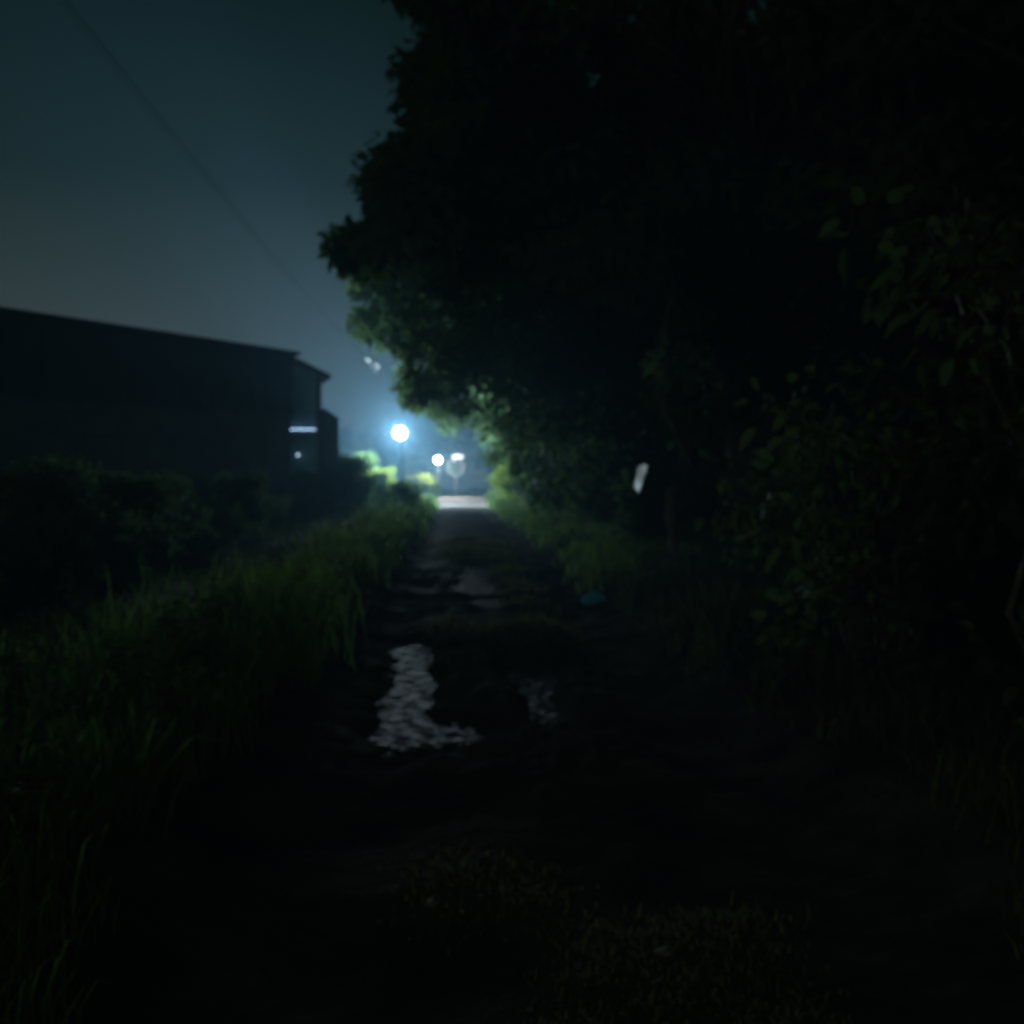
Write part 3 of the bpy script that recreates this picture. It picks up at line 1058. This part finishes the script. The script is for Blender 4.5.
# ---------------------------------------------------------------- the long building on the left
def building():
    ax = Vector((math.sin(R(34.9)), math.cos(R(34.9)), 0))           # along the building, away from the viewer
    nr = Vector((ax.y, -ax.x, 0))                                    # towards the lane
    Rp = at(290, 352, 40)                                            # far end of the ridge
    ridge_z = Rp.z
    e = empty('long_building', (Rp.x, Rp.y, 0), 'long dark low building with an overhanging roof on the left', 'building')
    X = lambda s, t, z: ax * s + nr * t + Vector((0, 0, z))
    LEN = 26
    Z_E = at(286, 411, 40).z                                         # foot of the dark cladding
    # long front wall, the dark cladding above it, end walls and the back
    MB().prism([X(-LEN, 0, -.2), X(0, 0, -.2), X(0, 0, Z_E), X(-LEN, 0, Z_E)], -nr * .25).build('wall', M['wall_dark'], e)
    cl = MB()
    for i in range(40):
        s0 = -LEN + i * (LEN + .1) / 40
        s1 = s0 + (LEN + .1) / 40
        sm = (s0 + s1) / 2
        cl.prism([X(s0, .06, Z_E - .15), X(sm, .12, Z_E - .15), X(s1, .06, Z_E - .15), X(s1, -.2, Z_E - .15), X(s0, -.2, Z_E - .15)], Vector((0, 0, ridge_z - Z_E)))
    cl.build('cladding', M['roof'], e)
    for s in (-.25, -LEN):
        MB().prism([X(s, -.26, -.2), X(s, -.26, ridge_z - .3), X(s, -6, ridge_z - 1.3), X(s, -6, -.2)], ax * .25).build('end_wall', M['wall_dark'], e)
    MB().prism([X(-LEN, -6.01, -.2), X(0, -6.01, -.2), X(0, -6.01, ridge_z - 1.4), X(-LEN, -6.01, ridge_z - 1.4)], -nr * .25).build('wall', M['wall_dark'], e)
    ro = MB().prism([X(-LEN - .3, .3, ridge_z), X(.2, .3, ridge_z), X(.2, -6.5, ridge_z - 1.2), X(-LEN - .3, -6.5, ridge_z - 1.2)], Vector((0, 0, -.12))).build('roof', M['roof'], e)
    MB().tube([X(-LEN - .3, .33, ridge_z - .06), X(.2, .33, ridge_z - .06)], .07, 8).build('gutter', M['roof'], ro)
    for i in range(5):                                               # shuttered windows along the front
        s = -4.0 - i * 4.4
        fr = MB()
        w, z0, z1, t = .75, 1.5, 2.9, .01
        for (a0, a1, b0, b1) in ((-w, w, z1 - .08, z1), (-w, w, z0, z0 + .08), (-w, -w + .08, z0 + .08, z1 - .08), (w - .08, w, z0 + .08, z1 - .08)):
            fr.prism([X(s + a0, t, b0), X(s + a1, t, b0), X(s + a1, t, b1), X(s + a0, t, b1)], nr * .05)
        f = fr.build('window', M['timber'], e)
        MB().prism([X(s - w + .08, t - .005, z0 + .08), X(s + w - .08, t - .005, z0 + .08), X(s + w - .08, t - .005, z1 - .08), X(s - w + .08, t - .005, z1 - .08)], nr * .03).build('shutter', M['wall_dark'], f)
    # annex across the far end, its pale front lit by a tube
    p0, p1 = at(288.5, 480, 41.2), at(322, 480, 41.2)
    zl, zr = at(292, 356, 41.2).z, at(322, 374, 41.2).z
    o = Vector((Rp.x, Rp.y, 0))
    a = Vector((p0.x, 41.2, 0)) - o
    b = Vector((p1.x, 41.2, 0)) - o
    sp = b - a
    bk = Vector((-1.1, 4.0, 0))
    q = lambda f, z: a + sp * f + Vector((0, 0, z))
    zz = lambda f: zl + (zr - zl) * f
    MB().prism([q(0, -.2), q(.83, -.2), q(.83, zz(.83) - .1), q(0, zz(0) - .1)], bk).build('annex_wall', M['wall_pale'], e)
    MB().prism([q(.832, -.2), q(1, -.2), q(1, zz(1) - .1), q(.832, zz(.832) - .1)], bk).add([], []).build('corner_post', M['timber'], e)
    up = Vector((0, 0, .16))
    MB().prism([q(-.12, zz(-.02)) - Vector((0, .25, 0)), q(1.3, zz(1.3)) - Vector((0, .25, 0)), q(1.3, zz(1.3)) - Vector((0, .25, 0)) + up, q(-.12, zz(-.02)) - Vector((0, .25, 0)) + up], bk * 1.1).build('annex_roof', M['roof'], e)
    # lower lean-to right of the annex
    q2 = lambda f, z: a + sp * f + Vector((0, .6, z))
    zl2, zr2 = at(324, 408, 41.8).z, at(339, 418, 41.8).z
    MB().prism([q2(1.01, -.2), q2(1.46, -.2), q2(1.46, zr2), q2(1.01, zl2)], bk * .7).build('lean_to', M['wall_dark'], e)
    ledge_z = at(300, 432.5, 41.2).z
    MB().box(q(.415, ledge_z) - Vector((0, .06, 0)), sp * .41, (0, .058, 0), (0, 0, .03)).build('ledge', M['wall_pale'], e)
    # tube lamp and bulb
    w = o + q(.42, at(300, 429.5, 41.2).z) - Vector((0, .13, 0))
    tl = MB().box((0, .06, .0), (.56, 0, 0), (0, .03, 0), (0, 0, .04)).build('tube_lamp', M['white_paint'])
    tl.location = w
    tag(tl, 'bright horizontal tube lamp across the pale end bay of the building', 'lamp')
    MB().tube([(-.54, -.03, 0), (.54, -.03, 0)], .009, 8).build('tube', M['tube'], tl)
    w = at(298, 455, 41.0)
    bl = MB().tube([(0, .16, .1), (0, .02, .13), (0, 0, .05)], [.035, .03, .035], 8).build('wall_bulb', M['white_paint'])
    bl.location = w
    tag(bl, 'tiny bright bulb on the end bay below the tube lamp', 'lamp')
    MB().ball((0, 0, 0), .055, 10).build('bulb', M['bulb'], bl)


building()

# ---------------------------------------------------------------- haze, sky
me = bpy.data.meshes.new('haze')
X0, X1, Y0, Y1, Z0, Z1 = -160, 160, -70, 210, -2, 26
me.from_pydata([(x, y, z) for z in (Z0, Z1) for x, y in ((X0, Y0), (X1, Y0), (X1, Y1), (X0, Y1))], [],
               [(3, 2, 1, 0), (4, 5, 6, 7), (0, 1, 5, 4), (1, 2, 6, 5), (2, 3, 7, 6), (3, 0, 4, 7)])
hz = bpy.data.objects.new('haze', me)
COL.objects.link(hz)
m, nt, out = new_mat('night_haze')
pv = N(nt, 'ShaderNodeVolumePrincipled')
pv.inputs['Color'].default_value = (.36, .73, 1, 1)
pv.inputs['Density'].default_value = .0028
pv.inputs['Anisotropy'].default_value = .3
nt.links.new(pv.outputs[0], out.inputs['Volume'])
m.cycles.volume_sampling = 'EQUIANGULAR'
me.materials.append(m)
tag(hz, 'thin night haze glowing round the street lamps', kind='stuff')

wd = bpy.data.worlds.new("World")
SC.world = wd
wd.use_nodes = True
nt = wd.node_tree
nt.nodes.clear()
out = nt.nodes.new('ShaderNodeOutputWorld')
bg = nt.nodes.new('ShaderNodeBackground')
tc = nt.nodes.new('ShaderNodeTexCoord')
sep = nt.nodes.new('ShaderNodeSeparateXYZ')
nt.links.new(tc.outputs['Generated'], sep.inputs[0])
cr = nt.nodes.new('ShaderNodeValToRGB')
el = cr.color_ramp.elements
stops = [(0.0, (.054, .062, .058)), (.12, (.044, .051, .046)), (.19, (.022, .0295, .024)), (.27, (.005, .0105, .006)), (.36, (.0018, .006, .0026)), (.45, (.0006, .0034, .001)), (1.0, (.0025, .005, .0028))]
el[0].position, el[0].color = stops[0][0], (*stops[0][1], 1)
el[1].position, el[1].color = stops[-1][0], (*stops[-1][1], 1)
for p, c in stops[1:-1]:
    q = el.new(p)
    q.color = (*c, 1)
nt.links.new(sep.outputs['Z'], cr.inputs[0])
# added sky glow, unseen behind and left of the viewer, lifts the foreground
dt = nt.nodes.new('ShaderNodeVectorMath')
dt.operation = 'DOT_PRODUCT'
dt.inputs[1].default_value = Vector((-.62, -.7, .35)).normalized()
nt.links.new(tc.outputs['Generated'], dt.inputs[0])
mr = nt.nodes.new('ShaderNodeMapRange')
mr.interpolation_type = 'SMOOTHSTEP'
for i, v in enumerate((.25, 1.0, 0.0, 1.0), 1):
    mr.inputs[i].default_value = v
nt.links.new(dt.outputs['Value'], mr.inputs[0])
sc1 = nt.nodes.new('ShaderNodeVectorMath')
sc1.operation = 'SCALE'
sc1.inputs[0].default_value = (.076, .092, .056)
nt.links.new(mr.outputs[0], sc1.inputs['Scale'])
ad = nt.nodes.new('ShaderNodeVectorMath')
ad.operation = 'ADD'
nt.links.new(cr.outputs[0], ad.inputs[0])
nt.links.new(sc1.outputs[0], ad.inputs[1])
sky = nt.nodes.new('ShaderNodeTexSky')
sky.sky_type = 'NISHITA'
sky.sun_disc = False
sky.sun_elevation = R(-8)
sky.sun_rotation = R(200)
sc2 = nt.nodes.new('ShaderNodeVectorMath')
sc2.operation = 'SCALE'
sc2.inputs['Scale'].default_value = .05
nt.links.new(sky.outputs[0], sc2.inputs[0])
ad2 = nt.nodes.new('ShaderNodeVectorMath')
ad2.operation = 'ADD'
nt.links.new(ad.outputs[0], ad2.inputs[0])
nt.links.new(sc2.outputs[0], ad2.inputs[1])
nt.links.new(ad2.outputs[0], bg.inputs['Color'])
bg.inputs['Strength'].default_value = 1.0
nt.links.new(bg.outputs[0], out.inputs['Surface'])

# ---------------------------------------------------------------- render settings
vs = SC.view_settings
vs.view_transform = 'Standard'
vs.look = 'None'
vs.exposure = 0
vs.gamma = 1
vs.use_curve_mapping = False
cy = SC.cycles
cy.use_denoising = True
cy.max_bounces = 6
cy.transparent_max_bounces = 4
cy.volume_bounces = 1
cy.sample_clamp_indirect = .6
cy.sample_clamp_direct = 40
cy.use_adaptive_sampling = False
cy.blur_glossy = .5
